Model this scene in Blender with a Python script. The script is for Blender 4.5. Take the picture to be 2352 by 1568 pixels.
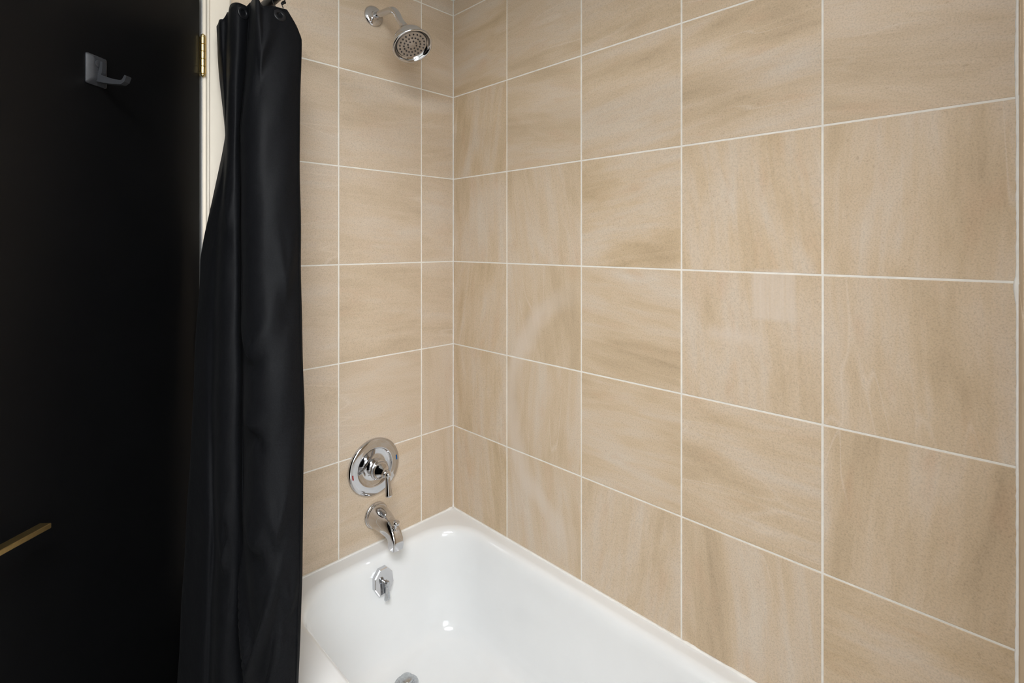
import bpy, math, random
from mathutils import Vector, Matrix
for o in list(bpy.data.objects): bpy.data.objects.remove(o)
S = bpy.context.scene
COL = S.collection
R = math.radians
V = Vector

# ------------------------------------------------------------------ camera, world, exposure
IMG_W, IMG_H = 2352., 1568.
FPX, CXP, HZ = 1161., 1176., 561.3            # focal length, centre column, horizon row (pixels)
TILE = 0.308
CAM = V((4.862*TILE, -3.877*TILE, 0.40+3.212*TILE))
RIGHT = V((.7095, .7047)); FWD = V((-.7047, .7095))
cd = bpy.data.cameras.new('camera'); cam = bpy.data.objects.new('camera', cd); COL.objects.link(cam)
cd.sensor_fit = 'HORIZONTAL'; cd.sensor_width = 36.; cd.lens = FPX/IMG_W*36.
cd.shift_x = 0.0
cd.shift_y = (HZ-IMG_H/2)/IMG_W
cd.clip_start = 0.005
cam.location = CAM
cam.rotation_euler = (R(90), 0, math.atan2(-FWD.x, FWD.y))
S.camera = cam
w = bpy.data.worlds.new('world'); S.world = w; w.use_nodes = True
w.node_tree.nodes['Background'].inputs[0].default_value = (.8, .85, .9, 1)
w.node_tree.nodes['Background'].inputs[1].default_value = .15
S.view_settings.view_transform = 'Standard'; S.view_settings.look = 'None'
S.view_settings.gamma = 1.0; S.view_settings.use_curve_mapping = False
S.view_settings.exposure = 0.0
LX, LY, LR = 1.62, -1.46, .42   # added ceiling glow disc, position and radius
BOUNCE_POWER = 32.0        # glow disc added for bounced flash light, emission strength
FILL_WINDOW_POWER = 6.2       # unseen window added for cool side fill, emission strength

def plan(px, dist):
    """point of the plan (x, y) seen in picture column px at the given distance in front of the camera"""
    d = RIGHT*((px-CXP)/FPX)+FWD
    return V((CAM.x+dist*d.x, CAM.y+dist*d.y))

# ------------------------------------------------------------------ materials
def nmat(name):
    m = bpy.data.materials.new(name); m.use_nodes = True
    nt = m.node_tree
    return m, nt, nt.nodes['Principled BSDF']
def N(nt, t, **kw):
    n = nt.nodes.new(t)
    for k, v in kw.items(): setattr(n, k, v)
    return n
def math_n(nt, op, a, b=None, c=None, clamp=False):
    n = nt.nodes.new('ShaderNodeMath'); n.operation = op; n.use_clamp = clamp
    for i, q in enumerate((a, b, c)):
        if q is None: continue
        if isinstance(q, (int, float)): n.inputs[i].default_value = q
        else: nt.links.new(q, n.inputs[i])
    return n.outputs[0]
def mixc(nt, fac, a, b, mode='MIX'):
    n = nt.nodes.new('ShaderNodeMix'); n.data_type = 'RGBA'; n.blend_type = mode
    for i, q in ((0, fac), (6, a), (7, b)):
        if isinstance(q, (int, float)): n.inputs[i].default_value = q
        elif isinstance(q, tuple): n.inputs[i].default_value = (*q, 1) if len(q) == 3 else q
        else: nt.links.new(q, n.inputs[i])
    return n.outputs[2]
def ramp(nt, fac, stops):
    n = nt.nodes.new('ShaderNodeValToRGB'); nt.links.new(fac, n.inputs[0])
    e = n.color_ramp.elements
    e[0].position, e[1].position = stops[0][0], stops[-1][0]
    for p, c in stops[1:-1]: e.new(p)
    for q, (p, c) in zip(sorted(e, key=lambda k: k.position), stops):
        q.color = (*c, 1) if isinstance(c, tuple) else (c, c, c, 1)
    return n.outputs[0]
def noise(nt, vec, scale, detail=3, rough=.55, dist=0):
    n = nt.nodes.new('ShaderNodeTexNoise'); n.inputs['Scale'].default_value = scale
    n.inputs['Detail'].default_value = detail; n.inputs['Roughness'].default_value = rough
    n.inputs['Distortion'].default_value = dist
    if vec is not None: nt.links.new(vec, n.inputs['Vector'])
    return n.outputs['Fac']
def bump(nt, b, h, strength, dist):
    n = nt.nodes.new('ShaderNodeBump'); n.inputs['Strength'].default_value = strength
    n.inputs['Distance'].default_value = dist; nt.links.new(h, n.inputs['Height'])
    nt.links.new(n.outputs[0], b.inputs['Normal'])

def simple(name, col, rough=.5, metal=0, var=.06, vscale=30, bstr=0, bscale=200, spec=.5, coat=0):
    m, nt, b = nmat(name)
    tc = N(nt, 'ShaderNodeTexCoord')
    f = noise(nt, tc.outputs['Object'], vscale, 4)
    c = ramp(nt, f, [(.3, tuple(x*(1-var) for x in col)), (.7, tuple(min(1, x*(1+var)) for x in col))])
    nt.links.new(c, b.inputs['Base Color'])
    b.inputs['Roughness'].default_value = rough; b.inputs['Metallic'].default_value = metal
    b.inputs['Specular IOR Level'].default_value = spec
    b.inputs['Coat Weight'].default_value = coat
    if bstr: bump(nt, b, noise(nt, tc.outputs['Object'], bscale, 3), bstr, .002)
    return m

def N_attr(nt, name):
    n = N(nt, 'ShaderNodeAttribute', attribute_type='OBJECT', attribute_name=name); return n.outputs['Fac']
def tile_material():
    m, nt, b = nmat('sandstone_tile')
    tc = N(nt, 'ShaderNodeTexCoord')
    turn = N(nt, 'ShaderNodeAttribute', attribute_type='OBJECT', attribute_name='turn')
    seed = N(nt, 'ShaderNodeAttribute', attribute_type='OBJECT', attribute_name='seed')
    rot = N(nt, 'ShaderNodeVectorRotate', rotation_type='Z_AXIS')
    nt.links.new(tc.outputs['Object'], rot.inputs['Vector']); nt.links.new(turn.outputs['Fac'], rot.inputs['Angle'])
    off = N(nt, 'ShaderNodeCombineXYZ')
    nt.links.new(seed.outputs['Fac'], off.inputs[0])
    nt.links.new(math_n(nt, 'MULTIPLY', seed.outputs['Fac'], 1.73), off.inputs[1])
    nt.links.new(math_n(nt, 'MULTIPLY', seed.outputs['Fac'], 0.61), off.inputs[2])
    add = N(nt, 'ShaderNodeVectorMath', operation='ADD')
    nt.links.new(rot.outputs[0], add.inputs[0]); nt.links.new(off.outputs[0], add.inputs[1])
    P = add.outputs[0]
    def stretched(sx, sy):
        n = N(nt, 'ShaderNodeVectorMath', operation='MULTIPLY'); nt.links.new(P, n.inputs[0])
        n.inputs[1].default_value = (sx, sy, 1); return n.outputs[0]
    broad = noise(nt, stretched(2.6, 9.), 1.0, 4, .55, .5)
    band = noise(nt, stretched(4., 34.), 1.0, 5, .6, .6)
    mixf = math_n(nt, 'ADD', math_n(nt, 'MULTIPLY', broad, .66), math_n(nt, 'MULTIPLY', band, .34))
    c = ramp(nt, mixf, [(.31, (.440, .328, .205)), (.42, (.532, .404, .262)), (.50, (.588, .458, .318)),
                        (.57, (.605, .490, .368)), (.67, (.622, .532, .430))])
    # rusty spots
    rust = noise(nt, stretched(5., 15.), 1.3, 3, .5, .3)
    c = mixc(nt, ramp(nt, rust, [(.58, 0.), (.78, .5)]), c, (.55, .365, .225))
    c = mixc(nt, N_attr(nt, 'pale'), c, (.588, .490, .398))
    # thin pale veins
    vn = noise(nt, stretched(1.1, 8.5), 1.0, 2, .45, .25)
    ridge = math_n(nt, 'ABSOLUTE', math_n(nt, 'SUBTRACT', vn, .5))
    vein = ramp(nt, ridge, [(0., 1.), (.008, 0.)])
    gate = ramp(nt, noise(nt, stretched(3., 3.), 1.0, 1), [(.46, 0.), (.62, .42)])
    c = mixc(nt, math_n(nt, 'MULTIPLY', vein, gate), c, (.70, .60, .50))
    # grain
    g = noise(nt, P, 300., 3, .65)
    c = mixc(nt, 1.0, c, ramp(nt, g, [(.28, .80), (.5, 1.), (.75, 1.10)]), 'MULTIPLY')
    pit = noise(nt, P, 150., 1, .5)
    c = mixc(nt, ramp(nt, pit, [(.70, 0.), (.78, .38)]), c, (.30, .21, .13))
    # dried cleaner residue on the long wall: an arc wiped by hand and a brushed patch
    geo = N(nt, 'ShaderNodeNewGeometry'); sp = N(nt, 'ShaderNodeSeparateXYZ'); nt.links.new(geo.outputs['Position'], sp.inputs[0])
    X, Y, Z = sp.outputs
    onback = math_n(nt, 'MULTIPLY', math_n(nt, 'GREATER_THAN', Y, -.004), math_n(nt, 'GREATER_THAN', X, .03))
    wob = noise(nt, geo.outputs['Position'], 5., 3)
    dx = math_n(nt, 'SUBTRACT', X, .715); dz = math_n(nt, 'SUBTRACT', Z, .87)
    rr = math_n(nt, 'SQRT', math_n(nt, 'ADD', math_n(nt, 'MULTIPLY', dx, dx), math_n(nt, 'MULTIPLY', dz, dz)))
    rr = math_n(nt, 'ADD', rr, math_n(nt, 'MULTIPLY', math_n(nt, 'SUBTRACT', wob, .5), .10))
    da = math_n(nt, 'ABSOLUTE', math_n(nt, 'SUBTRACT', rr, .405))
    arc = ramp(nt, da, [(0., .62), (.018, .5), (.045, 0.)])
    lim = N(nt, 'ShaderNodeMapRange'); nt.links.new(X, lim.inputs[0])
    lim.inputs[1].default_value = .62; lim.inputs[2].default_value = .42
    arc = math_n(nt, 'MULTIPLY', arc, lim.outputs[0], clamp=True)
    def box(x0, x1, z0, z1, soft):
        r = None
        for s_, lo, hi in ((X, x0, x1), (Z, z0, z1)):
            a = N(nt, 'ShaderNodeMapRange'); nt.links.new(s_, a.inputs[0]); a.inputs[1].default_value = lo-soft; a.inputs[2].default_value = lo+soft
            d = N(nt, 'ShaderNodeMapRange'); nt.links.new(s_, d.inputs[0]); d.inputs[1].default_value = hi+soft; d.inputs[2].default_value = hi-soft
            k = math_n(nt, 'MULTIPLY', a.outputs[0], d.outputs[0], clamp=True)
            r = k if r is None else math_n(nt, 'MULTIPLY', r, k)
        return r
    brush = N(nt, 'ShaderNodeVectorMath', operation='MULTIPLY'); nt.links.new(geo.outputs['Position'], brush.inputs[0]); brush.inputs[1].default_value = (160., 1, 6.)
    bn = ramp(nt, noise(nt, brush.outputs[0], 1., 2), [(.3, .35), (.7, .75)])
    patch = math_n(nt, 'MULTIPLY', box(1.078, 1.165, 1.222, 1.332, .005), bn)
    patch2 = math_n(nt, 'MULTIPLY', box(.975, 1.09, 1.165, 1.192, .012), .45)
    stain = math_n(nt, 'MAXIMUM', arc, math_n(nt, 'MAXIMUM', patch, patch2))
    stain = math_n(nt, 'MULTIPLY', stain, onback)
    c = mixc(nt, stain, c, (.655, .560, .470))
    nt.links.new(c, b.inputs['Base Color'])
    b.inputs['Roughness'].default_value = .48; b.inputs['Specular IOR Level'].default_value = .35
    h = math_n(nt, 'ADD', math_n(nt, 'MULTIPLY', g, .6), math_n(nt, 'MULTIPLY', band, .8))
    bump(nt, b, h, .16, .0012)
    return m

def curtain_material():
    m, nt, b = nmat('black_nylon')
    tc = N(nt, 'ShaderNodeTexCoord')
    f = noise(nt, tc.outputs['Object'], 420., 3)
    c = ramp(nt, f, [(.3, (.0020, .0021, .0026)), (.7, (.0060, .0063, .0075))])
    nt.links.new(c, b.inputs['Base Color'])
    b.inputs['Roughness'].default_value = .56; b.inputs['Specular IOR Level'].default_value = .085
    b.inputs['Sheen Weight'].default_value = .006; b.inputs['Sheen Roughness'].default_value = .5
    mid = noise(nt, tc.outputs['Object'], 22., 3)
    h = math_n(nt, 'ADD', math_n(nt, 'MULTIPLY', f, .08), mid)
    bump(nt, b, h, .22, .006)
    return m

def emit(name, col, strength):
    m, nt, b = nmat(name)
    b.inputs['Base Color'].default_value = (.9, .9, .9, 1)
    b.inputs['Emission Color'].default_value = (*col, 1); b.inputs['Emission Strength'].default_value = strength
    return m

M = dict(
    tile=tile_material(),
    grout=simple('white_grout', (.78, .75, .69), .8, var=.07, vscale=40, bstr=.25, bscale=500),
    caulk=simple('white_caulk', (.80, .78, .74), .55, var=.05, vscale=60, bstr=.2, bscale=120),
    paint=simple('cream_paint', (.75, .675, .565), .45, var=.025, vscale=12, bstr=.12, bscale=60),
    wallpaint=simple('wall_paint', (.70, .69, .66), .6, var=.02, vscale=8, bstr=.05, bscale=150),
    ceiling=simple('ceiling_paint', (.78, .78, .76), .8, var=.02, vscale=8, bstr=.05, bscale=150),
    floor=simple('grey_floor', (.30, .29, .27), .5, var=.15, vscale=5),
    enamel=simple('white_enamel', (.775, .785, .785), .10, var=.012, vscale=9, coat=.3),
    chrome=simple('chrome', (.62, .62, .635), .06, 1.0, var=.02, vscale=20),
    worn=simple('worn_chrome', (.52, .54, .56), .24, 1.0, var=.16, vscale=160, bstr=.1, bscale=400),
    face=simple('spray_plate', (.42, .39, .37), .28, .75, var=.03),
    nozzle=simple('nozzle_rubber', (.035, .03, .028), .45, var=.1),
    black_metal=simple('black_metal', (.006, .006, .007), .34, 0.0, var=.1, spec=.3),
    black_paint=simple('black_door_paint', (.0024, .0024, .0026), .38, var=.10, vscale=6, bstr=.04, bscale=260, spec=.20),
    hook=simple('dark_plastic', (.017, .018, .021), .48, var=.14, vscale=200),
    brass=simple('polished_brass', (.72, .56, .26), .20, 1.0, var=.04, vscale=60),
    satin_brass=simple('satin_brass', (.60, .43, .18), .33, 1.0, var=.08, vscale=120, bstr=.05, bscale=300),
    nylon=curtain_material(),
    jamb_grey=simple('grey_strip', (.52, .51, .49), .6, var=.05),
    red=simple('red_mark', (.30, .012, .012), .6, spec=.2), blue=simple('blue_mark', (.012, .10, .28), .6, spec=.2),
    glow=emit('bounce_glow', (.975, .98, 1.), BOUNCE_POWER),
    fill_pane=emit('fill_pane_glow', (.80, .92, 1.), FILL_WINDOW_POWER),
)

# ------------------------------------------------------------------ builders (all vertices in world metres)
WORLD = {}
def obj(name, verts, faces, mat, parent=None, org=None, smooth=False, sharp=None):
    vs = [V(v) for v in verts]
    if org is None:
        lo = V(tuple(min(v[i] for v in vs) for i in range(3))); hi = V(tuple(max(v[i] for v in vs) for i in range(3)))
        org = V(((lo.x+hi.x)/2, (lo.y+hi.y)/2, lo.z)) if parent is None else (lo+hi)/2
    org = V(org)
    me = bpy.data.meshes.new(name)
    me.from_pydata([tuple(v-org) for v in vs], [], faces); me.materials.append(M[mat] if isinstance(mat, str) else mat)
    me.validate(); me.update()
    import bmesh
    bm = bmesh.new(); bm.from_mesh(me); bmesh.ops.recalc_face_normals(bm, faces=bm.faces); bm.to_mesh(me); bm.free()
    if smooth:
        for p in me.polygons: p.use_smooth = True
        if sharp: me.set_sharp_from_angle(angle=R(sharp))
    o = bpy.data.objects.new(name, me); COL.objects.link(o)
    WORLD[o] = org
    if parent is not None:
        o.parent = parent; o.location = org-WORLD[parent]
    else: o.location = org
    return o
def empty(name, loc):
    o = bpy.data.objects.new(name, None); COL.objects.link(o); o.empty_display_size = .02
    o.location = loc; WORLD[o] = V(loc); return o
def tag(o, label=None, cat=None, group=None, kind=None):
    for k, v in (('label', label), ('category', cat), ('group', group), ('kind', kind)):
        if v: o[k] = v
    return o
class G:
    def __init__(s): s.v = []; s.f = []
    def add(s, v, f):
        n = len(s.v); s.v += [V(q) for q in v]; s.f += [tuple(i+n for i in q) for q in f]; return s
    def box(s, x0, x1, y0, y1, z0, z1, fn=None):
        v = [V((x, y, z)) for z in (z0, z1) for y in (y0, y1) for x in (x0, x1)]
        if fn: v = [fn(q) for q in v]
        return s.add(v, [(0, 2, 3, 1), (4, 5, 7, 6), (0, 1, 5, 4), (2, 6, 7, 3), (0, 4, 6, 2), (1, 3, 7, 5)])
    def cbox(s, x0, x1, y0, y1, z0, z1, c, fn=None):
        """box with chamfered edges"""
        import itertools
        v = []; idx = {}
        X, Y, Z = (x0, x1), (y0, y1), (z0, z1)
        for i, j, k in itertools.product((0, 1), repeat=3):
            sx, sy, sz = (1, -1)[i], (1, -1)[j], (1, -1)[k]
            for ax, q in (('x', (0, sy*c, sz*c)), ('y', (sx*c, 0, sz*c)), ('z', (sx*c, sy*c, 0))):
                idx[(i, j, k, ax)] = len(v); v.append(V((X[i]+q[0], Y[j]+q[1], Z[k]+q[2])))
        f = []
        for i in (0, 1):
            f.append([idx[(i, j, k, 'x')] for j, k in ((0, 0), (1, 0), (1, 1), (0, 1))])
            f.append([idx[(j, i, k, 'y')] for j, k in ((0, 0), (1, 0), (1, 1), (0, 1))])
            f.append([idx[(j, k, i, 'z')] for j, k in ((0, 0), (1, 0), (1, 1), (0, 1))])
        for i in (0, 1):
            for j in (0, 1):
                f.append([idx[(i, j, 0, 'x')], idx[(i, j, 1, 'x')], idx[(i, j, 1, 'y')], idx[(i, j, 0, 'y')]])
                f.append([idx[(i, 0, j, 'x')], idx[(i, 1, j, 'x')], idx[(i, 1, j, 'z')], idx[(i, 0, j, 'z')]])
                f.append([idx[(0, i, j, 'y')], idx[(1, i, j, 'y')], idx[(1, i, j, 'z')], idx[(0, i, j, 'z')]])
        for i, j, k in itertools.product((0, 1), repeat=3): f.append([idx[(i, j, k, a)] for a in 'xyz'])
        if fn: v = [fn(q) for q in v]
        return s.add(v, f)
    def lathe(s, prof, org, axis, n=40, cap=True):
        """prof: list of (radius, height along axis)"""
        a = V(axis).normalized(); e1 = a.orthogonal().normalized(); e2 = a.cross(e1); org = V(org)
        v = []; f = []
        for r, h in prof:
            for k in range(n):
                t = 2*math.pi*k/n
                v.append(org+a*h+(e1*math.cos(t)+e2*math.sin(t))*max(r, 1e-5))
        for i in range(len(prof)-1):
            for k in range(n):
                f.append((i*n+k, i*n+(k+1) % n, (i+1)*n+(k+1) % n, (i+1)*n+k))
        if cap:
            f.append(tuple(range(n))); f.append(tuple((len(prof)-1)*n+k for k in range(n)))
        return s.add(v, f)
    def tube(s, path, rad, n=20, sub=8, closed=False):
        P = [V(p) for p in path]
        rs = list(rad) if isinstance(rad, (list, tuple)) else [rad]*len(P)
        pts = []; rr = []
        m = len(P)
        for i in range(m if closed else m-1):
            g = lambda q: P[q % m] if closed else P[max(0, min(m-1, q))]
            p0, p1, p2, p3 = g(i-1), g(i), g(i+1), g(i+2)
            for k in range(sub):
                t = k/sub
                pts.append(.5*((2*p1)+(p2-p0)*t+(2*p0-5*p1+4*p2-p3)*t*t+(-p0+3*p1-3*p2+p3)*t**3))
                rr.append(rs[i]*(1-t)+rs[(i+1) % m]*t)
        if not closed: pts.append(P[-1]); rr.append(rs[-1])
        up = None; v = []; f = []; L = len(pts)
        for i, p in enumerate(pts):
            d = ((pts[(i+1) % L]-pts[i-1]) if closed else (pts[min(i+1, L-1)]-pts[max(i-1, 0)])).normalized()
            if up is None: up = d.orthogonal().normalized()
            up = (up-d*up.dot(d)).normalized(); e2 = d.cross(up)
            for k in range(n):
                t = 2*math.pi*k/n; v.append(p+(up*math.cos(t)+e2*math.sin(t))*rr[i])
        for i in range(L if closed else L-1):
            j = (i+1) % L
            for k in range(n): f.append((i*n+k, i*n+(k+1) % n, j*n+(k+1) % n, j*n+k))
        if not closed: f.append(tuple(range(n))); f.append(tuple((L-1)*n+k for k in range(n)))
        return s.add(v, f)
    def ball(s, c, r, n=20, m=12):
        return s.lathe([(r*math.sin(math.pi*i/m), -r*math.cos(math.pi*i/m)) for i in range(m+1)], c, (0, 0, 1), n, cap=False)
    def loft(s, rings, cap0=True, cap1=True):
        n = len(rings[0]); v = [p for r in rings for p in r]; f = []
        for i in range(len(rings)-1):
            for k in range(n): f.append((i*n+k, i*n+(k+1) % n, (i+1)*n+(k+1) % n, (i+1)*n+k))
        if cap0: f.append(tuple(range(n)))
        if cap1: f.append(tuple((len(rings)-1)*n+k for k in range(n)))
        return s.add(v, f)
    def obj(s, name, mat, parent=None, **kw): return obj(name, s.v, s.f, mat, parent, **kw)

# ------------------------------------------------------------------ room shell
TUBZ = .40; CEIL = 2.3065; XE = 1.503; YT = -.763
YJ = -.828                                     # jamb face of the door opening (hinge side)
YJ2 = YJ-.648                                  # latch side of the opening
DOORH = 2.036
XR, YF = 2.45, -2.75
GR = .0009                                     # the joints lie this much behind the tile faces
# floor, ceiling
tag(G().box(-1.3, XR+.1, YF-.1, .12, -.1, 0).obj('floor', 'floor'), 'grey bathroom floor', kind='structure')
tag(G().box(-1.3, XR+.1, YF-.1, .12, CEIL, CEIL+.1).obj('ceiling', 'ceiling'), 'white painted bathroom ceiling', kind='structure')
wall_back = G().box(-.12, XR+.1, .007, .12, 0, CEIL).obj('wall_back', 'wallpaint')
tag(wall_back, 'long tiled wall behind the bathtub', kind='structure')
wall_left = (G().box(-.12, -.007, YJ+.02, .007, 0, CEIL).box(-.12, -.007, YJ2-.02, YJ+.02, DOORH+.02, CEIL)
             .box(-.12, -.007, YF, YJ2-.02, 0, CEIL)
             .box(-.0075, 0.0, YJ+.02, YT-.002, 0, CEIL).box(-.0075, 0, YJ2-.02, YJ+.02, DOORH+.02, CEIL).box(-.0075, 0, YF, YJ2-.02, 0, CEIL)
             ).obj('wall_left', 'wallpaint')
tag(wall_left, 'tiled wall with the shower fittings and the doorway', kind='structure')
wall_right = G().box(XE+.007, XE+.10, -.800, .007, 0, CEIL).obj('wall_right', 'wallpaint')
tag(wall_right, 'short tiled wall at the foot end of the bathtub', kind='structure')
tag(G().box(-.12, XR+.1, YF-.1, YF, 0, CEIL).obj('wall_front', 'wallpaint'), 'painted wall behind the camera', kind='structure')
# side wall with an unseen window added for cool fill light
WY0, WY1, WZ0, WZ1 = -2.05, -1.00, 1.00, 2.05
tag(G().box(XR, XR+.1, YF, WY0, 0, CEIL).box(XR, XR+.1, WY1, .007, 0, CEIL).box(XR, XR+.1, WY0, WY1, 0, WZ0).box(XR, XR+.1, WY0, WY1, WZ1, CEIL)
    .obj('wall_far', 'wallpaint'), 'painted side wall with the added fill window behind the camera', kind='structure')
win = empty('fill_window_1', (XR, (WY0+WY1)/2, WZ0)); tag(win, 'unseen glowing window added for cool fill light', kind='structure')
G().box(XR+.04, XR+.05, WY0+.04, WY1-.04, WZ0+.04, WZ1-.04).obj('fill_pane', 'fill_pane', win)
for a in ((WY0, WY0+.04, WZ0, WZ1), (WY1-.04, WY1, WZ0, WZ1), (WY0+.04, WY1-.04, WZ0, WZ0+.04), (WY0+.04, WY1-.04, WZ1-.04, WZ1)):
    G().box(XR-.012, XR+.07, a[0], a[1], a[2], a[3]).obj('fill_window_frame', 'paint', win)
# hallway wall seen only through the door gap
tag(G().box(-1.3, -1.2, YF-.1, .12, 0, CEIL).obj('wall_hall', 'wallpaint'), 'painted hallway wall beyond the doorway', kind='structure')

# ------------------------------------------------------------------ tiles: each one is an object under its wall
rnd = random.Random(7)
TMESH = {}
def tile_mesh(wd, ht):
    k = (round(wd, 4), round(ht, 4))
    if k not in TMESH:
        a, b_, c = wd/2, ht/2, .0008
        v = [(sx*a, sy*b_, -.0068) for sx, sy in ((-1, -1), (1, -1), (1, 1), (-1, 1))]
        v += [(sx*a, sy*b_, -.0006) for sx, sy in ((-1, -1), (1, -1), (1, 1), (-1, 1))]
        v += [(sx*(a-c), sy*(b_-c), 0) for sx, sy in ((-1, -1), (1, -1), (1, 1), (-1, 1))]
        f = [(0, 3, 2, 1), (8, 9, 10, 11)]
        for o_ in (0, 4):
            for i in range(4): f.append((o_+i, o_+(i+1) % 4, o_+4+(i+1) % 4, o_+4+i))
        me = bpy.data.meshes.new('tile'); me.from_pydata(v, [], f); me.materials.append(M['tile']); TMESH[k] = me
    return TMESH[k]
ZJ = [TUBZ+.003, .7095, 1.0165, 1.3260, 1.6350, 1.9425, 2.2494, CEIL]
JW = .0042
def lay(wall, cuts, rotz, place, turns, pale=0.):
    """cuts: joint positions along the wall, place(u, z) -> world point; turns[row][col] 0 = bedding runs level, 1 = upright"""
    for r in range(len(ZJ)-1):
        for c in range(len(cuts)-1):
            u0, u1 = cuts[c]+JW/2, cuts[c+1]-JW/2
            if c == 0: u0 = cuts[c]+.002
            z0, z1 = ZJ[r]+JW/2, ZJ[r+1]-JW/2
            o = bpy.data.objects.new('tile', tile_mesh(abs(u1-u0), z1-z0)); COL.objects.link(o)
            p = place((u0+u1)/2+rnd.uniform(-.0003, .0003), (z0+z1)/2)
            nrm = Matrix.Rotation(rotz, 3, 'Z') @ V((0, -1, 0))
            p = V(p)+nrm*rnd.uniform(-.0003, .0002)
            o.parent = wall; o.location = p-WORLD[wall]; o.rotation_euler = (R(90)+R(rnd.uniform(-.04, .04)), 0, rotz)
            tv = turns[r][c] if turns else (0 if rnd.random() < .6 else 1)
            o['turn'] = tv*math.pi/2+rnd.uniform(-.16, .16)+(math.pi if rnd.random() < .5 else 0)
            o['seed'] = rnd.uniform(-40, 40)
            o['pale'] = rnd.uniform(0, .20)+pale
def grout(wall, x0, x1, y0, y1):
    return G().box(x0, x1, y0, y1, TUBZ-.03, CEIL).obj('grout_bed', 'grout', wall)
XB = [0., .2867, .5974, .9078, 1.2163, XE]
T_back = [[1, 1, 1, 1, 0], [1, 1, 0, 0, 1], [1, 1, 0, 1, 1], [1, 1, 0, 1, 1], [1, 0, 0, 0, 0], [0, 0, 0, 0, 0], [0, 0, 0, 0, 0]]
lay(wall_back, XB, 0, lambda u, z: (u, 0, z), T_back)
grout(wall_back, -.006, XE+.006, GR, .0075)
YL = [0., .1441, .4549, -YT]
T_left = [[1, 0, 0], [1, 0, 0], [0, 0, 0], [0, 0, 0], [0, 0, 0], [0, 0, 0], [0, 0, 0]]
lay(wall_left, YL, R(90), lambda u, z: (0, -u, z), T_left, .32)
grout(wall_left, -.0075, -GR, YT, GR)
lay(wall_right, [0., .30, .608, .800], R(-90), lambda u, z: (XE, -u, z), None)
grout(wall_right, XE+GR, XE+.0075, -.798, GR)

# caulk beads (slightly uneven)
def bead(name, p0, p1, rad, label, blobs=(), seed=1):
    q = random.Random(seed); p0, p1 = V(p0), V(p1); L = (p1-p0).length; n = max(24, int(L/.008))
    pts = []; rs = []
    for i in range(n+1):
        t = i/n; pts.append(p0.lerp(p1, t))
        r_ = rad*(1+.22*q.uniform(-1, 1))
        for b0, amp, wd in blobs: r_ += amp*math.exp(-((t-b0)/wd)**2)
        rs.append(r_)
    return tag(G().tube(pts, rs, n=8, sub=1).obj(name, 'caulk', smooth=True), label, kind='structure')
bead('trim_1', (.001, -.0005, TUBZ+.001), (XE, -.0005, TUBZ+.001), .0034, 'white caulk line between bathtub and long tiled wall',
     [(.62, .003, .012), (.70, .002, .03), (.76, .0035, .02)], 3)
bead('trim_2', (.0005, -.001, TUBZ+.001), (.0005, -.755, TUBZ+.001), .0032, 'white caulk line between bathtub and faucet wall', [(.02, .004, .02)], 4)
bead('trim_3', (.0006, -.0006, TUBZ), (.0006, -.0006, CEIL), .0019, 'grout line in the far corner of the tiled walls', [(.0, .003, .006)], 5)
bead('trim_4', (XE-.0008, -.0008, TUBZ), (XE-.0008, -.0008, CEIL), .0027, 'grout line in the near corner of the long tiled wall',
     [(.15, .0012, .05), (.48, .003, .01), (.68, .0015, .03)], 6)

# ------------------------------------------------------------------ door frame
def bx(g, x0, x1, y0, y1, z0, z1, c=.0015): return g.cbox(x0, x1, y0, y1, z0, z1, c)
t5 = empty('trim_5', (0, YJ, 0)); tag(t5, 'cream painted door frame beside the shower curtain', kind='structure')
bx(G(), -.12, .0005, YJ, YJ+.0195, 0, DOORH+.004).obj('jamb', 'paint', t5)
bx(G(), -.12, .0005, YJ2-.0195, YJ2, 0, DOORH+.004).obj('jamb', 'paint', t5)
bx(G(), -.12, .0005, YJ2-.0195, YJ+.0195, DOORH+.0045, DOORH+.0195).obj('head_jamb', 'paint', t5)
bx(G(), -.040, -.0030, YJ-.0016, YJ-.0001, 0, DOORH, .0004).obj('jamb_strip', 'jamb_grey', t5)  # thin grey strip over the jamb face in the door gap
bx(G(), .0007, .014, YJ+.0065, YT-.003, 0, DOORH+.010, .003).obj('casing', 'paint', t5)
bx(G(), .0007, .018, YJ+.0060, YJ+.0125, 0, DOORH+.010, .0025).obj('casing_bead', 'paint', t5)
bx(G(), .0007, .014, YJ2-.075, YJ2-.0065, 0, DOORH+.010, .003).obj('casing', 'paint', t5)
bx(G(), .0007, .014, YJ2-.075, YT-.003, DOORH+.0105, DOORH+.075, .003).obj('casing', 'paint', t5)
bx(G(), -.055, -.042, YJ-.0110, YJ-.0001, 0, DOORH, .001).obj('door_stop', 'paint', t5)

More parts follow.
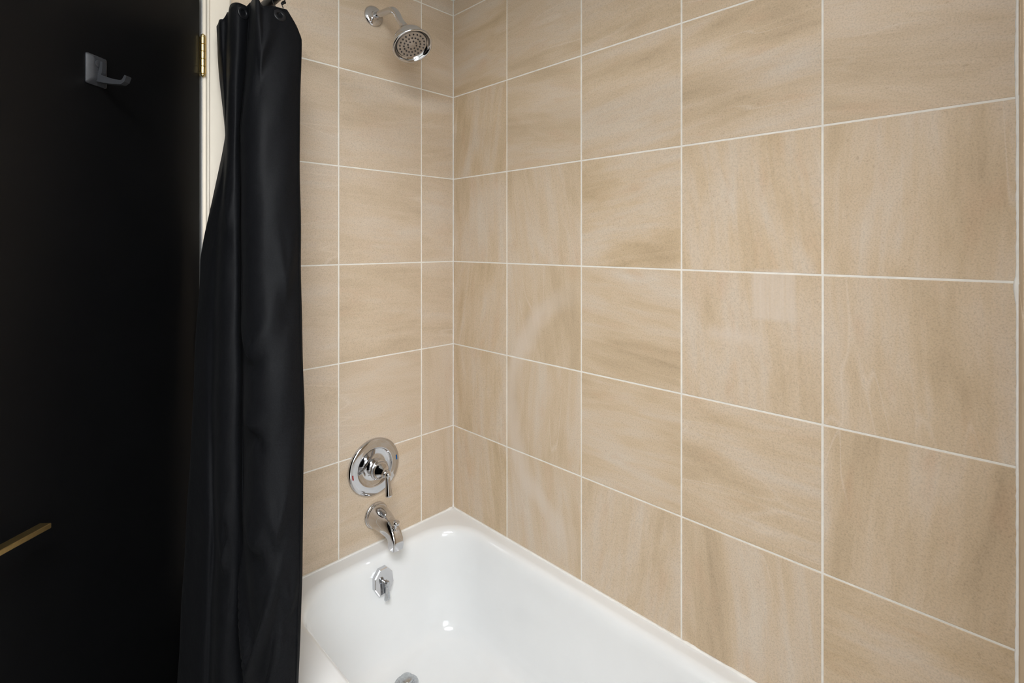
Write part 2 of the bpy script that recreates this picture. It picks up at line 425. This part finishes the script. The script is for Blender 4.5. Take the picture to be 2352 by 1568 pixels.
# ------------------------------------------------------------------ door: hung on its hinge line, open 39 degrees into the room
HX, HY = .0060, -.8290
TH = R(39)
DD = V((math.sin(TH), -math.cos(TH), 0)); DN = V((math.cos(TH), math.sin(TH), 0))
def dl(p):
    """door frame: p = (distance from hinge line, distance out of the room-side face, height) -> world"""
    return V((HX, HY, 0))+DD*p[0]+DN*(p[1]-.006)+V((0, 0, p[2]))
door = G().cbox(.004, .612, -.035, 0, .012, 2.030, .0015, fn=dl).obj('door_1', 'black_paint')
tag(door, 'black painted door standing half open', kind='structure')
hinge_z = [1.8790, 1.03, .24]
for hz in hinge_z:
    hg = empty('hinge', (HX, HY, hz)); WORLD[hg] = V((HX, HY, hz)); hg.parent = door; hg.location = V((HX, HY, hz))-WORLD[door]
    hg['label'] = 'polished brass butt hinge'
    G().cbox(-.034, HX-.001, YJ-.0030, YJ-.0017, hz-.048, hz+.048, .0003).obj('jamb_leaf', 'brass', hg)
    G().cbox(.0015, .0042, -.034, .006, hz-.048, hz+.048, .0003, fn=dl).obj('door_leaf', 'brass', hg)
    for k in range(5):
        z0 = hz-.048+k*.0192
        G().lathe([(.0054, .0002), (.0066, .0010), (.0066, .0182), (.0054, .0190)], (HX, HY, z0), (0, 0, 1), 24).obj('knuckle', 'brass', hg, smooth=True, sharp=40)
    for s in (1, -1):
        G().lathe([(.0048, .048), (.0060, .0495), (.0056, .0525), (.0030, .0545), (.0012, .0565), (.0002, .057)], (HX, HY, hz), (0, 0, s), 20).obj('pin_tip', 'brass', hg, smooth=True, sharp=50)
# lever handle
hd = empty('door_handle', dl((.552, .03, .905))); WORLD[hd] = dl((.552, .03, .905)); hd.parent = door; hd.location = WORLD[hd]-WORLD[door]
hd['label'] = 'square satin brass lever handle'
G().cbox(.525, .579, .0003, .009, .878, .932, .0012, fn=dl).obj('rose', 'satin_brass', hd)
G().lathe([(.010, 0), (.010, .034)], dl((.552, .008, .905)), DN, 24).obj('neck', 'satin_brass', hd, smooth=True, sharp=40)
g = G().cbox(.434, .563, .037, .056, .9000, .9092, .0011, fn=lambda p: dl((p[0]+(.0025 if p[1] < .045 and p[0] < .45 else 0), p[1], p[2])))
g.obj('lever', 'satin_brass', hd)

# ------------------------------------------------------------------ robe hook on the door
hk = empty('robe_hook', dl((.295, 0, 1.706))); tag(hk, 'dark double prong robe hook screwed to the black door', 'hook')
def rect_ring(w_, h_, n0, zc, d0, r=.004):
    pts = []
    for cx_, cz_, a0 in ((w_/2-r, h_/2-r, 0), (-w_/2+r, h_/2-r, 90), (-w_/2+r, -h_/2+r, 180), (w_/2-r, -h_/2+r, 270)):
        for k in range(5):
            a = R(a0+k*22.5); pts.append(dl((d0+cx_+r*math.cos(a), n0, zc+cz_+r*math.sin(a))))
    return pts
zc = 1.738; d0 = .2965
pl = G().loft([rect_ring(.046, .060, .0003, zc, d0), rect_ring(.046, .060, .0025, zc, d0), rect_ring(.030, .046, .0095, zc+.003, d0), rect_ring(.020, .034, .0105, zc+.003, d0)])
pl.obj('mounting_plate', 'hook', hk, smooth=True, sharp=30)
G().lathe([(.0075, .0085), (.0075, .0098), (.0058, .0106)], dl((d0+.004, .0015, zc+.012)), DN, 20).obj('screw_cover', 'hook', hk, smooth=True, sharp=35)
def strip(path, wid):
    """flat bent strip: path of (out, z, thickness), wid = (d0, d1)"""
    rings = []
    for i, (n_, z_, t_) in enumerate(path):
        a, b_ = path[max(0, i-1)], path[min(len(path)-1, i+1)]
        tx, tz = b_[0]-a[0], b_[1]-a[1]; l = math.hypot(tx, tz); nx, nz = -tz/l*t_/2, tx/l*t_/2
        rings.append([dl((wid[0], n_+nx, z_+nz)), dl((wid[1], n_+nx, z_+nz)), dl((wid[1], n_-nx, z_-nz)), dl((wid[0], n_-nx, z_-nz))])
    return G().loft(rings)
strip([(.008, zc-.015, .016), (.024, zc-.020, .013), (.044, zc-.0245, .0100), (.060, zc-.0265, .0085), (.066, zc-.0235, .0070), (.071, zc-.0135, .0050)], (d0-.006, d0+.006)).obj('lower_prong', 'hook', hk)
strip([(.0085, zc-.012, .012), (.0145, zc-.004, .008), (.0165, zc+.006, .0060), (.0170, zc+.0165, .0050)], (d0-.0045, d0+.0045)).obj('upper_prong', 'hook', hk)

# ------------------------------------------------------------------ bathtub
tub = empty('bathtub', (.75, -.38, 0)); tag(tub, 'white enamelled alcove bathtub against the tiled walls', 'bathtub')
YO = -.762                                       # outer face of the tub
def rrect(x0, x1, y0, y1, r, z, n=14, ex=2.0):
    """rounded rectangle ring; corner radii r = (x0y1, x1y1, x1y0, x0y0)"""
    pts = []
    for (cx_, cy_, a0, rr) in ((x1-r[1], y1-r[1], 0, r[1]), (x0+r[0], y1-r[0], 90, r[0]), (x0+r[3], y0+r[3], 180, r[3]), (x1-r[2], y0+r[2], 270, r[2])):
        for k in range(n+1):
            a = R(a0+90*k/n); pts.append(V((cx_+rr*math.cos(a), cy_+rr*math.sin(a), z)))
    # straight runs get extra points so that all rings match
    return pts
rings = []
L0, R0, B0, F0 = .046, 1.405, -.030, -.650
prof = [  # z, inset left, back, front, right, radius
    (.4000, .000, .000, .000, .000, .150), (.3996, .004, .004, .003, .004, .149), (.3978, .010, .010, .007, .010, .147), (.3940, .016, .016, .011, .017, .145),
    (.3870, .0215, .0215, .0150, .024, .142), (.3770, .0255, .0250, .0180, .032, .140), (.3600, .0290, .0280, .0200, .044, .138),
    (.300, .0370, .0340, .0270, .085, .135), (.240, .0450, .0400, .0340, .130, .132), (.180, .0540, .0470, .0420, .180, .130), (.140, .0620, .0530, .0500, .215, .128),
    (.115, .0710, .0600, .0590, .240, .125), (.097, .0830, .0710, .0720, .262, .120), (.085, .1000, .0880, .0900, .290, .112), (.079, .1220, .1100, .1120, .330, .100),
    (.0765, .1600, .1500, .1500, .390, .085), (.0755, .23, .22, .22, .50, .06)]
ins = [rrect(L0+l, R0-r_, F0+f_, B0-b_, (rad, rad*1.25, rad*1.25, rad*.95), z) for z, l, b_, f_, r_, rad in prof]
outer = []
for p in ins[0]:                                  # ring on the outer rectangle for every inner point
    c_ = V(((L0+R0)/2, (F0+B0)/2, 0)); d_ = p-c_
    X0, X1, Y0, Y1 = .0012, XE-.0012, YO+.012, -.0012
    sx = ((X1-c_.x)/d_.x if d_.x > 0 else (X0-c_.x)/d_.x) if abs(d_.x) > 1e-6 else 1e9
    sy = ((Y1-c_.y)/d_.y if d_.y > 0 else (Y0-c_.y)/d_.y) if abs(d_.y) > 1e-6 else 1e9
    s_ = min(sx, sy); outer.append(V((c_.x+d_.x*s_, c_.y+d_.y*s_, .4005)))
# put exact corners onto the outer ring
for cx_, cy_ in ((.0012, -.0012), (XE-.0012, -.0012), (XE-.0012, YO+.012), (.0012, YO+.012)):
    k = min(range(len(outer)), key=lambda i: (outer[i]-V((cx_, cy_, .4005))).length); outer[k] = V((cx_, cy_, .4005))
mid = [a.lerp(b_, .5)+V((0, 0, -.0002)) for a, b_ in zip(outer, ins[0])]
basin = G().loft([outer, mid]+ins, cap0=False, cap1=True)
bo = basin.obj('basin', 'enamel', tub, smooth=True)
ap = [(YO+.0125, .4004), (YO+.006, .3990), (YO+.002, .3950), (YO, .3890), (YO, .3600), (YO+.004, .3500), (YO+.012, .3450), (YO+.014, .3300), (YO+.014, .06), (YO+.006, .04), (YO+.006, .001)]
g = G(); v = []; f = []
for i, (y_, z_) in enumerate(ap): v += [(.0012, y_, z_), (XE-.0012, y_, z_)]
for i in range(len(ap)-1): f.append((2*i, 2*i+1, 2*i+3, 2*i+2))
ao = g.add(v, f).obj('apron', 'enamel', tub, smooth=True, sharp=60)

def tub_wall_x(z):
    for (za, la, *_), (zb, lb, *_) in zip(prof, prof[1:]):
        if zb <= z <= za: return L0+la+(lb-la)*(za-z)/(za-zb)
# overflow plate with trip lever
YC = -.350; OZ = .328
ox = tub_wall_x(OZ); sl = (tub_wall_x(OZ-.03)-tub_wall_x(OZ+.03))/.06
ON = V((1, 0, sl)).normalized(); OU = V((-sl, 0, 1)).normalized(); OC = V((ox, YC, OZ))+ON*.0004
def ol(a, b_, n_): return OC+V((0, 1, 0))*a+OU*b_+ON*n_
ov = empty('overflow_plate', OC); tag(ov, 'faceted chrome overflow plate with trip lever inside the bathtub', 'overflow plate')
shape = [(-.013, .041), (.013, .041), (.032, .020), (.034, -.012), (.020, -.037), (-.020, -.037), (-.034, -.012), (-.032, .020)]
G().loft([[ol(a, b_, 0) for a, b_ in shape], [ol(a*.97, b_*.97, .0125) for a, b_ in shape], [ol(a*.90, b_*.90, .0145) for a, b_ in shape]]).obj('plate', 'chrome', ov)
G().loft([[ol(a, b_, .0146) for a, b_ in ((-.0085, -.030), (.0085, -.030), (.0085, .004), (-.0085, .004))], [ol(a, b_, .0190) for a, b_ in ((-.0065, -.030), (.0065, -.030), (.0065, .001), (-.0065, .001))]]).obj('lever_housing', 'worn', ov)
G().lathe([(.0050, .014), (.0050, .026), (.0078, .0275), (.0088, .0325), (.0060, .0370)], ol(0, .000, 0), ON, 16).obj('pivot', 'worn', ov, smooth=True, sharp=40)
lv = []
for t, w_ in ((0, .0060), (.10, .0085), (.18, .0066), (.5, .0074), (.92, .0102), (1, .0090)):
    lv.append([ol(0+w_*math.cos(R(a)), -.003-.047*t, .0315-.007*t+w_*.62*math.sin(R(a))) for a in range(30, 390, 60)])
G().loft(lv).obj('trip_lever', 'worn', ov)

# drain
DC = V((.211, -.346, .0785)); dr = empty('tub_drain', DC); tag(dr, 'dull metal drain with raised stopper in the bathtub floor', 'drain')
G().lathe([(.036, .0000), (.036, .0008), (.033, .0022), (.026, .0022), (.023, .0008), (.022, .0001)], DC, (0, 0, 1), 40).obj('flange', 'worn', dr, smooth=True, sharp=40)
G().lathe([(.0055, .0002), (.0055, .012)], DC, (0, 0, 1), 16).obj('stem', 'worn', dr, smooth=True, sharp=40)
G().lathe([(.017, .011), (.0205, .0125), (.0205, .0165), (.0185, .0195), (.010, .0215), (.001, .022)], DC, (0, 0, 1), 36).obj('stopper', 'worn', dr, smooth=True, sharp=40)

# ------------------------------------------------------------------ shower head
YS = -.334; FZ = 2.1400
sh = empty('shower_fixture', (0, YS, FZ)); tag(sh, 'round chrome shower head on a bent arm high on the tiled wall', 'shower head')
G().lathe([(.0340, .0004), (.0340, .0020), (.0325, .0055), (.0270, .0100), (.0185, .0118), (.0145, .0125), (.0128, .0165), (.0105, .0172)], (0, YS, FZ), (1, 0, 0), 48).obj('flange', 'chrome', sh, smooth=True, sharp=50)
AX = V((.545, .0, -.838)).normalized(); FC = V((.2262, YS, 1.9795))
neck = FC-AX*.082; HS = 1.30
G().tube([(.004, YS, FZ), (.050, YS, FZ-.006), (.090, YS, FZ-.0105), (.118, YS, FZ-.018), (.140, YS, FZ-.036), (.158, YS, FZ-.062), neck-AX*.012, neck+AX*.004],
         [.0104]*8, n=28, sub=10).obj('arm', 'chrome', sh, smooth=True, sharp=50)
G().lathe([(.0104, -.012), (.0132, -.010), (.0138, -.004), (.0138, .004), (.0125, .009), (.012, .012)], neck, AX, 8).obj('collar_nut', 'chrome', sh)
body = G().lathe([(r_*HS, h_*HS) for r_, h_ in [(.0125, -.058), (.0150, -.056), (.0170, -.050), (.0220, -.043), (.0300, -.036), (.0360, -.028), (.0390, -.019), (.0405, -.010), (.0430, -.0065), (.0462, -.0035),
                  (.0470, -.0010), (.0462, .0014), (.0440, .0020), (.0420, .0006), (.0405, -.0030), (.0390, -.0062), (.0372, -.0072)]], FC, AX, 64, cap=False)
body.obj('bell', 'chrome', sh, smooth=True)
fp = G().lathe([(r_*HS, h_*HS) for r_, h_ in [(.0352, -.0085), (.0352, -.0052), (.0346, -.0042), (.010, -.0040), (.008, -.0034), (.0002, -.0034)]], FC, AX, 56, cap=False).obj('spray_plate', 'face', sh, smooth=True, sharp=40)
G().lathe([(.0368*HS, -.0086*HS), (.0340*HS, -.0088*HS), (.0340*HS, -.0090*HS)], FC, AX, 56, cap=False).obj('gap_shade_ring', 'nozzle', sh)  # dark ring standing in for the shade in the gap round the plate
ng = G(); a = AX; e1 = V((0, 1, 0)); e2 = a.cross(e1)
for n_, r_ in ((8, .0105), (16, .0195), (20, .0290)):
    for k in range(n_):
        t = 2*math.pi*(k+.3)/n_
        p = FC+(e1*math.cos(t)+e2*math.sin(t))*r_*HS
        ng.lathe([(.0026, -.0053), (.0023, -.0034), (.0014, -.0028), (.0011, -.0040)], p, a, 10, cap=False)
tag(ng.obj('nozzles', 'nozzle', fp, smooth=True, sharp=40), 'rings of small dark spray nozzles', kind='stuff')

# ------------------------------------------------------------------ shower valve
VZ = .6595; VY = -.334
va = empty('shower_valve', (0, VY, VZ)); tag(va, 'round chrome shower valve with lever and red and blue marks', 'shower valve')
VS = 1.04
es = G().lathe([(r_*VS, h_) for r_, h_ in [(.0885, .0004), (.0890, .0050), (.0870, .0095), (.0820, .0120), (.0720, .0125), (.0640, .0118), (.0615, .0125), (.0595, .0118), (.0580, .0085), (.0540, .0065),
                (.0400, .0052), (.0280, .0055), (.0260, .0070), (.0245, .0070)]], (0, VY, VZ), (1, 0, 0), 72, cap=False).obj('escutcheon', 'chrome', va, smooth=True, sharp=60)
G().lathe([(.0285, .004), (.0285, .028), (.0305, .0295), (.0320, .032), (.0320, .037), (.0300, .0395), (.0280, .040)], (0, VY, VZ), (1, 0, 0), 40).obj('sleeve', 'chrome', va, smooth=True, sharp=40)
G().lathe([(.0270, .0395), (.0276, .0440), (.0262, .0500), (.0215, .0565), (.0150, .0640), (.0112, .0710), (.0100, .0750), (.0118, .0775), (.0118, .082), (.0095, .0840), (.0095, .0900), (.0075, .0945), (.0040, .0975), (.0002, .0980)],
          (0, VY, VZ), (1, 0, 0), 36).obj('hub', 'chrome', va, smooth=True, sharp=45)
G().tube([(.0865, VY, VZ+.003), (.0875, VY, VZ-.012), (.090, VY, VZ-.030), (.0925, VY, VZ-.052), (.0935, VY, VZ-.063), (.0935, VY, VZ-.0665)],
         [.0090, .0074, .0084, .0106, .0118, .0090], n=20, sub=8).obj('lever', 'chrome', va, smooth=True, sharp=50)
def marks(name, mat, ang, lab):
    g = G(); top = []; bot = []
    for da in (-5.5, -2.7, 0, 2.7, 5.5):
        t = R(ang+da)
        for r_, lst in ((.0825, top), (.0785, bot)): lst.append(V((.0128, VY+r_*math.cos(t), VZ+r_*math.sin(t))))
    n_ = len(top); ring = top+bot[::-1]
    g.loft([ring, [p+V((.0004, 0, 0)) for p in ring]])
    o = g.obj(name, mat, va); o['label'] = lab
marks('hot_mark', 'red', 187, 'small red hot water mark'); marks('cold_mark', 'blue', 7, 'small blue cold water mark')

# ------------------------------------------------------------------ tub spout
SY = -.326; SZ = .497
sp_ = empty('tub_spout', (0, SY, SZ)); tag(sp_, 'chrome tub spout with diverter knob above the bathtub rim', 'tub spout')
G().lathe([(.0415, .0004), (.0420, .0050), (.0405, .0075), (.0385, .0082), (.0390, .0110), (.0372, .0140), (.034, .0145)], (0, SY, SZ), (1, 0, 0), 48).obj('flange', 'chrome', sp_, smooth=True, sharp=45)
def sup(c, ax_u, ax_v, a, b_, e, n=40):
    r_ = []
    for k in range(n):
        t = 2*math.pi*k/n; ct, st = math.cos(t), math.sin(t)
        r_.append(V(c)+ax_u*(a*math.copysign(abs(ct)**(2/e), ct))+ax_v*(b_*math.copysign(abs(st)**(2/e), st)))
    return r_
secs = []
for (x_, z_, tilt, a_, b_, e_) in ((.010, SZ, 0, .0365, .0365, 2.0), (.030, SZ, 2, .0352, .0356, 2.0), (.055, SZ-.003, 6, .0315, .0330, 2.1), (.078, SZ-.007, 13, .0265, .0292, 2.3),
                                   (.096, SZ-.013, 25, .0228, .0255, 2.7), (.110, SZ-.021, 45, .0206, .0226, 3.4), (.119, SZ-.032, 68, .0198, .0204, 4.5), (.1215, SZ-.041, 84, .0194, .0192, 6.0)):
    t = R(tilt); d_ = V((math.cos(t), 0, -math.sin(t))); vv = V((math.sin(t), 0, math.cos(t)))
    secs.append(sup((x_, SY, z_), V((0, 1, 0)), vv, a_, b_, e_))
G().loft(secs).obj('body', 'chrome', sp_, smooth=True, sharp=50)
tip = [sup((.1210, SY, SZ-.0405), V((0, 1, 0)), V((1, 0, .06)), .0190, .0186, 9), sup((.1212, SY, SZ-.047), V((0, 1, 0)), V((1, 0, 0)), .0190, .0186, 9), sup((.1200, SY, SZ-.0605), V((0, 1, 0)), V((1, 0, 0)), .0178, .0172, 9),
       sup((.1200, SY, SZ-.0605), V((0, 1, 0)), V((1, 0, 0)), .0150, .0145, 6), sup((.1200, SY, SZ-.050), V((0, 1, 0)), V((1, 0, 0)), .0145, .0140, 6)]
G().loft(tip).obj('outlet', 'chrome', sp_, smooth=True, sharp=35)
KP = V((.1175, SY, SZ-.001)); KA = V((.30, 0, .95)).normalized()
G().lathe([(.0095, -.004), (.0095, .002), (.0070, .0035), (.0046, .0050), (.0042, .013), (.0062, .0145), (.0098, .0180), (.0106, .0220), (.0096, .0265), (.0058, .0290), (.0002, .0296)], KP, KA, 28).obj('diverter_knob', 'chrome', sp_, smooth=True, sharp=50)

# ------------------------------------------------------------------ curtain rod, hooks and curtain
RY, RZ = -.720, 2.0000
rod = empty('curtain_rod', (0, RY, RZ)); tag(rod, 'black shower curtain rod at the top edge of the picture', 'curtain rod')
G().lathe([(.0125, .016), (.0125, XE-.016)], (0, RY, RZ), (1, 0, 0), 28).obj('rod', 'black_metal', rod, smooth=True, sharp=40)
for x_, s in ((0.0004, 1), (XE-.0004, -1)):
    G().lathe([(.028, 0), (.028, .004), (.020, .010), (.0165, .022), (.0126, .024)], (x_, RY, RZ), (s, 0, 0), 32).obj('end_flange', 'black_metal', rod, smooth=True, sharp=40)

def lerp_row(z, zs, vals):
    if z >= zs[0]: return vals[0]
    for (za, zb, a, b_) in zip(zs, zs[1:], vals, vals[1:]):
        if zb <= z <= za:
            t = (za-z)/(za-zb); t = t*t*(3-2*t)*.35+t*.65
            return a+(b_-a)*t
    return vals[-1]
ZK = [1.97, 1.87, 1.66, 1.35, 1.04, .73, .52, .35, .02]
COLS = [  # picture column and distance (m) of each fold line, from the free hem at the right to the left edge; the curtain hangs from the rod and falls outside the tub
    ([690, 692, 688, 690, 698, 694, 684, 698, 716], [1.205, 1.195, 1.165, 1.13, 1.075, 1.02, 0.993, 0.97, 0.945]),
    ([655, 668, 662, 664, 672, 668, 664, 678, 692], [1.18, 1.17, 1.135, 1.1, 1.05, 1.0, 0.975, 0.952, 0.928]),
    ([625, 638, 625, 628, 636, 634, 634, 650, 664], [1.16, 1.15, 1.112, 1.078, 1.032, 0.985, 0.96, 0.94, 0.915]),
    ([602, 604, 590, 594, 602, 602, 602, 626, 645], [1.14, 1.13, 1.1, 1.07, 1.028, 0.985, 0.962, 0.945, 0.92]),
    ([589, 586, 561, 562, 571, 575, 578, 604, 624], [1.13, 1.128, 1.12, 1.095, 1.055, 1.015, 0.99, 0.965, 0.94]),
    ([577, 571, 553, 554, 559, 558, 561, 577, 595], [1.2, 1.2, 1.185, 1.165, 1.13, 1.095, 1.07, 1.045, 1.02]),
    ([565, 563, 550, 549, 550, 549, 545, 550, 562], [1.188, 1.188, 1.164, 1.131, 1.102, 1.072, 1.055, 1.038, 1.016]),
    ([546, 544, 538, 530, 528, 525, 518, 516, 515], [1.17, 1.17, 1.15, 1.122, 1.092, 1.062, 1.045, 1.03, 1.01]),
    ([528, 527, 525, 508, 502, 504, 497, 492, 486], [1.184, 1.184, 1.166, 1.134, 1.104, 1.075, 1.060, 1.048, 1.030]),
    ([522, 520, 521, 498, 490, 494, 486, 480, 474], [1.24, 1.24, 1.22, 1.185, 1.155, 1.125, 1.11, 1.098, 1.08]),
    ([506, 508, 520, 482, 472, 476, 466, 458, 452], [1.24, 1.24, 1.235, 1.2, 1.16, 1.118, 1.105, 1.095, 1.08]),
    ([501, 503, 518, 465, 450, 445, 432, 422, 414], [1.265, 1.265, 1.26, 1.24, 1.205, 1.17, 1.155, 1.145, 1.13]),
    ([499, 501, 517, 462, 446, 428, 414, 407, 400], [1.295, 1.295, 1.29, 1.275, 1.245, 1.215, 1.205, 1.195, 1.18]),
]
BACK = [  # hidden return pleats next to the wall: (x, y) at the top and at the floor
    ((.030, -.762), (.048, -.848)), ((.085, -.735), (.120, -.822)), ((.030, -.722), (.040, -.796)), ((.095, -.690), (.130, -.790)), ((.030, -.672), (.035, -.778))]
SUB = 9
def catmull(P, sub):
    out = []
    m = len(P)
    for i in range(m-1):
        p0, p1, p2, p3 = P[max(0, i-1)], P[i], P[i+1], P[min(m-1, i+2)]
        for k in range(sub):
            t = k/sub
            out.append(.5*((2*p1)+(p2-p0)*t+(2*p0-5*p1+4*p2-p3)*t*t+(-p0+3*p1-3*p2+p3)*t**3))
    out.append(P[-1]); return out
ZB = .035; ZT = 1.962
NZ = 190
def row_at(z):
    P = []
    for pxs, ys in COLS:
        P.append(plan(lerp_row(z, ZK, pxs), lerp_row(z, ZK, ys)))
        P[-1].x = max(.019, P[-1].x)
    for (xa, ya), (xb, yb) in BACK:
        t = (ZT-z)/(ZT-ZB); t = min(1, max(0, t)); s_ = min(1, t*1.35)
        P.append(V((xa+(xb-xa)*s_, ya+(yb-ya)*s_)))
    Q = catmull(P, SUB)
    for _ in range(9):
        Q = [Q[0]]+[(Q[i-1]+Q[i]*2+Q[i+1])*.25 for i in range(1, len(Q)-1)]+[Q[-1]]
    return Q
ncol = len(row_at(1.)); q = random.Random(11)
# creases: (column index, z, length along the cloth, height, amplitude, slope)
CR = [(3.7, .96+.185, 1.5, .022, .0060, .10), (3.7, 1.005, 1.0, .018, .0070, -.02), (3.6, .775, 1.1, .022, .0070, .05), (3.7, .535, 2.2, .030, .0170, .26), (3.9, .50, 1.2, .016, .0060, .05), (2.0, .80, 1.0, .03, .004, .12),
      (7.5, .80, .8, .03, .004, -.10), (7.6, .70, .8, .03, .004, .12), (1.0, .66, .9, .03, .004, .1), (3.0, 1.78, 1.2, .05, .005, .25), (1.2, 1.28, .9, .05, .003, .15), (7.4, 1.42, .9, .04, .003, .1)]
def top_z(ci):
    """the header droops from the last hook towards the free corner"""
    K = [(0, .089), (.4, .060), (1., .026), (2., .028), (3., .037), (3.5, .030), (3.9, 0), (5.4, 0), (5.9, .012), (8.6, .012), (9., .004), (9.6, .020), (99, .020)]
    for (a, da), (b_, db) in zip(K, K[1:]):
        if a <= ci <= b_: return ZT-(da+(db-da)*(ci-a)/(b_-a))
grid = []
for j in range(NZ+1):
    grid.append([])
for i in range(ncol):
    ci = i/SUB; zt = top_z(ci)
    for j in range(NZ+1):
        z = zt+(ZB-zt)*j/NZ
        grid[j].append((ci, z))
rowcache = {}
verts = []
for j in range(NZ+1):
    for i in range(ncol):
        ci, z = grid[j][i]
        k = round(z, 4)
        if k not in rowcache: rowcache[k] = row_at(z)
        row = rowcache[k]; p = row[i]; a_, b_ = row[max(0, i-1)], row[min(ncol-1, i+1)]
        t = (b_-a_); nn = V((t.y, -t.x)); nn = nn.normalized() if nn.length > 1e-9 else V((0, -1))
        if nn.y > 0 and ci < 11: pass
        d_ = 0.
        for c0, z0, ln, ht, amp, slp in CR:
            dc = ci-c0
            u_ = abs(dc)/ln
            if u_ < 1.6:
                zz = (z-z0-slp*abs(dc)*.35)/ht/(1+1.2*u_)
                d_ += 1.5*amp*math.exp(-2.2*u_*u_)*(-zz*math.exp(-zz*zz)*2.0)
        d_ += .0012*math.sin(z*23+ci*1.9)*math.sin(z*7.3+ci)
        # keep crease offset pointing to the room side
        verts.append(V((p.x, p.y, z))+V((nn.x, nn.y, 0))*d_)
faces = [(j*ncol+i, j*ncol+i+1, (j+1)*ncol+i+1, (j+1)*ncol+i) for j in range(NZ) for i in range(ncol-1)]
cur = empty('shower_curtain', (.2, -.82, ZB)); tag(cur, 'black nylon shower curtain gathered in folds beside the door', 'shower curtain')
cl = obj('cloth', verts, faces, 'nylon', cur, smooth=True)
sm = cl.modifiers.new('thick', 'SOLIDIFY'); sm.thickness = .0007; sm.offset = 0
# stitched side hem
hv = []; hf = []
for j in range(NZ+1):
    a_, b_, c_ = verts[j*ncol], verts[j*ncol+1], verts[j*ncol+2]
    t = (b_-a_).normalized(); nn = V((t.y, -t.x, 0)).normalized()
    if nn.dot(CAM-a_) < 0: nn = -nn
    e = a_-t*.0004
    hv += [e+nn*.0010, e+t*.0105+nn*.0014, e+t*.0112+nn*.0004]
for j in range(NZ):
    for k in range(2): hf.append((3*j+k, 3*j+k+1, 3*j+4+k, 3*j+3+k))
he = obj('side_hem', hv, hf, 'nylon', cur, smooth=True, sharp=40)
sm = he.modifiers.new('thick', 'SOLIDIFY'); sm.thickness = .0006; sm.offset = 0
# grommets and hooks near the free corner and on the other folds
def grommet(ci, drop):
    i = int(ci*SUB); zt = top_z(ci); j = int(drop/(zt-ZB)*NZ)
    p = verts[j*ncol+i]; t = (verts[j*ncol+i+2]-verts[j*ncol+i-2]).normalized(); dz = (verts[(j+2)*ncol+i]-verts[(j-2)*ncol+i]).normalized()
    nn = t.cross(dz).normalized()
    if nn.dot(CAM-p) < 0: nn = -nn
    return p, nn
def hook(p, xh):
    o = empty('curtain_hook', (xh, RY, RZ)); r_ = .0185
    pts = [V((xh, RY+r_*math.cos(R(a)), RZ+r_*math.sin(R(a)))) for a in (-60, -20, 20, 60, 100, 140, 180, 215)]
    pts = [pts[0]+V((0, .004, -.012))]+pts+[V((xh, RY-.010, RZ-.024)).lerp(p, .25), p.lerp(V((xh, RY, RZ)), .2), p]
    G().tube(pts, .0012, n=10, sub=6).obj('wire', 'black_metal', o, smooth=True)
    for k, a in enumerate((-58, -38)):
        G().ball(V((xh, RY+(r_+.0022)*math.cos(R(a)), RZ+(r_+.0022)*math.sin(R(a)))), .0036).obj('roller_ball', 'black_metal', o, smooth=True)
    return o
lab = 'black roller hook holding the free corner of the shower curtain'
for n_, (ci, xh) in enumerate(((1.75, .218), (6.4, .135), (14.2, .062))):
    p, nn = grommet(ci, .026)
    gr = G().lathe([(.0065, .0016), (.0085, .0026), (.0125, .0024), (.0140, .0010), (.0140, -.0010), (.0125, -.0022), (.0085, -.0024), (.0065, -.0016)], p, nn, 32, cap=False)
    gr.f += [tuple([7*32+k, 7*32+(k+1) % 32, (k+1) % 32, k]) for k in range(32)]
    gr.obj('grommet', 'black_metal', cur, smooth=True)
    if n_ == 0: tag(hook(p+V((0, 0, .004)), xh), lab, 'curtain hook')

# ------------------------------------------------------------------ ceiling glow disc, added to stand in for bounced flash
lp = empty('bounce_disc', (LX, LY, CEIL)); tag(lp, 'round glow disc added on the ceiling for bounced flash light', 'added light')
G().lathe([(LR+.015, -.0004), (LR+.015, -.010), (LR+.010, -.013), (LR, -.013), (LR, -.0006)], (LX, LY, CEIL), (0, 0, 1), 64, cap=False).obj('bounce_disc_rim', 'ceiling', lp, smooth=True, sharp=40)
G().lathe([(LR-.001, -.0008), (LR-.001, -.010), (.0005, -.0102)], (LX, LY, CEIL), (0, 0, 1), 64, cap=False).obj('bounce_glow', 'glow', lp)
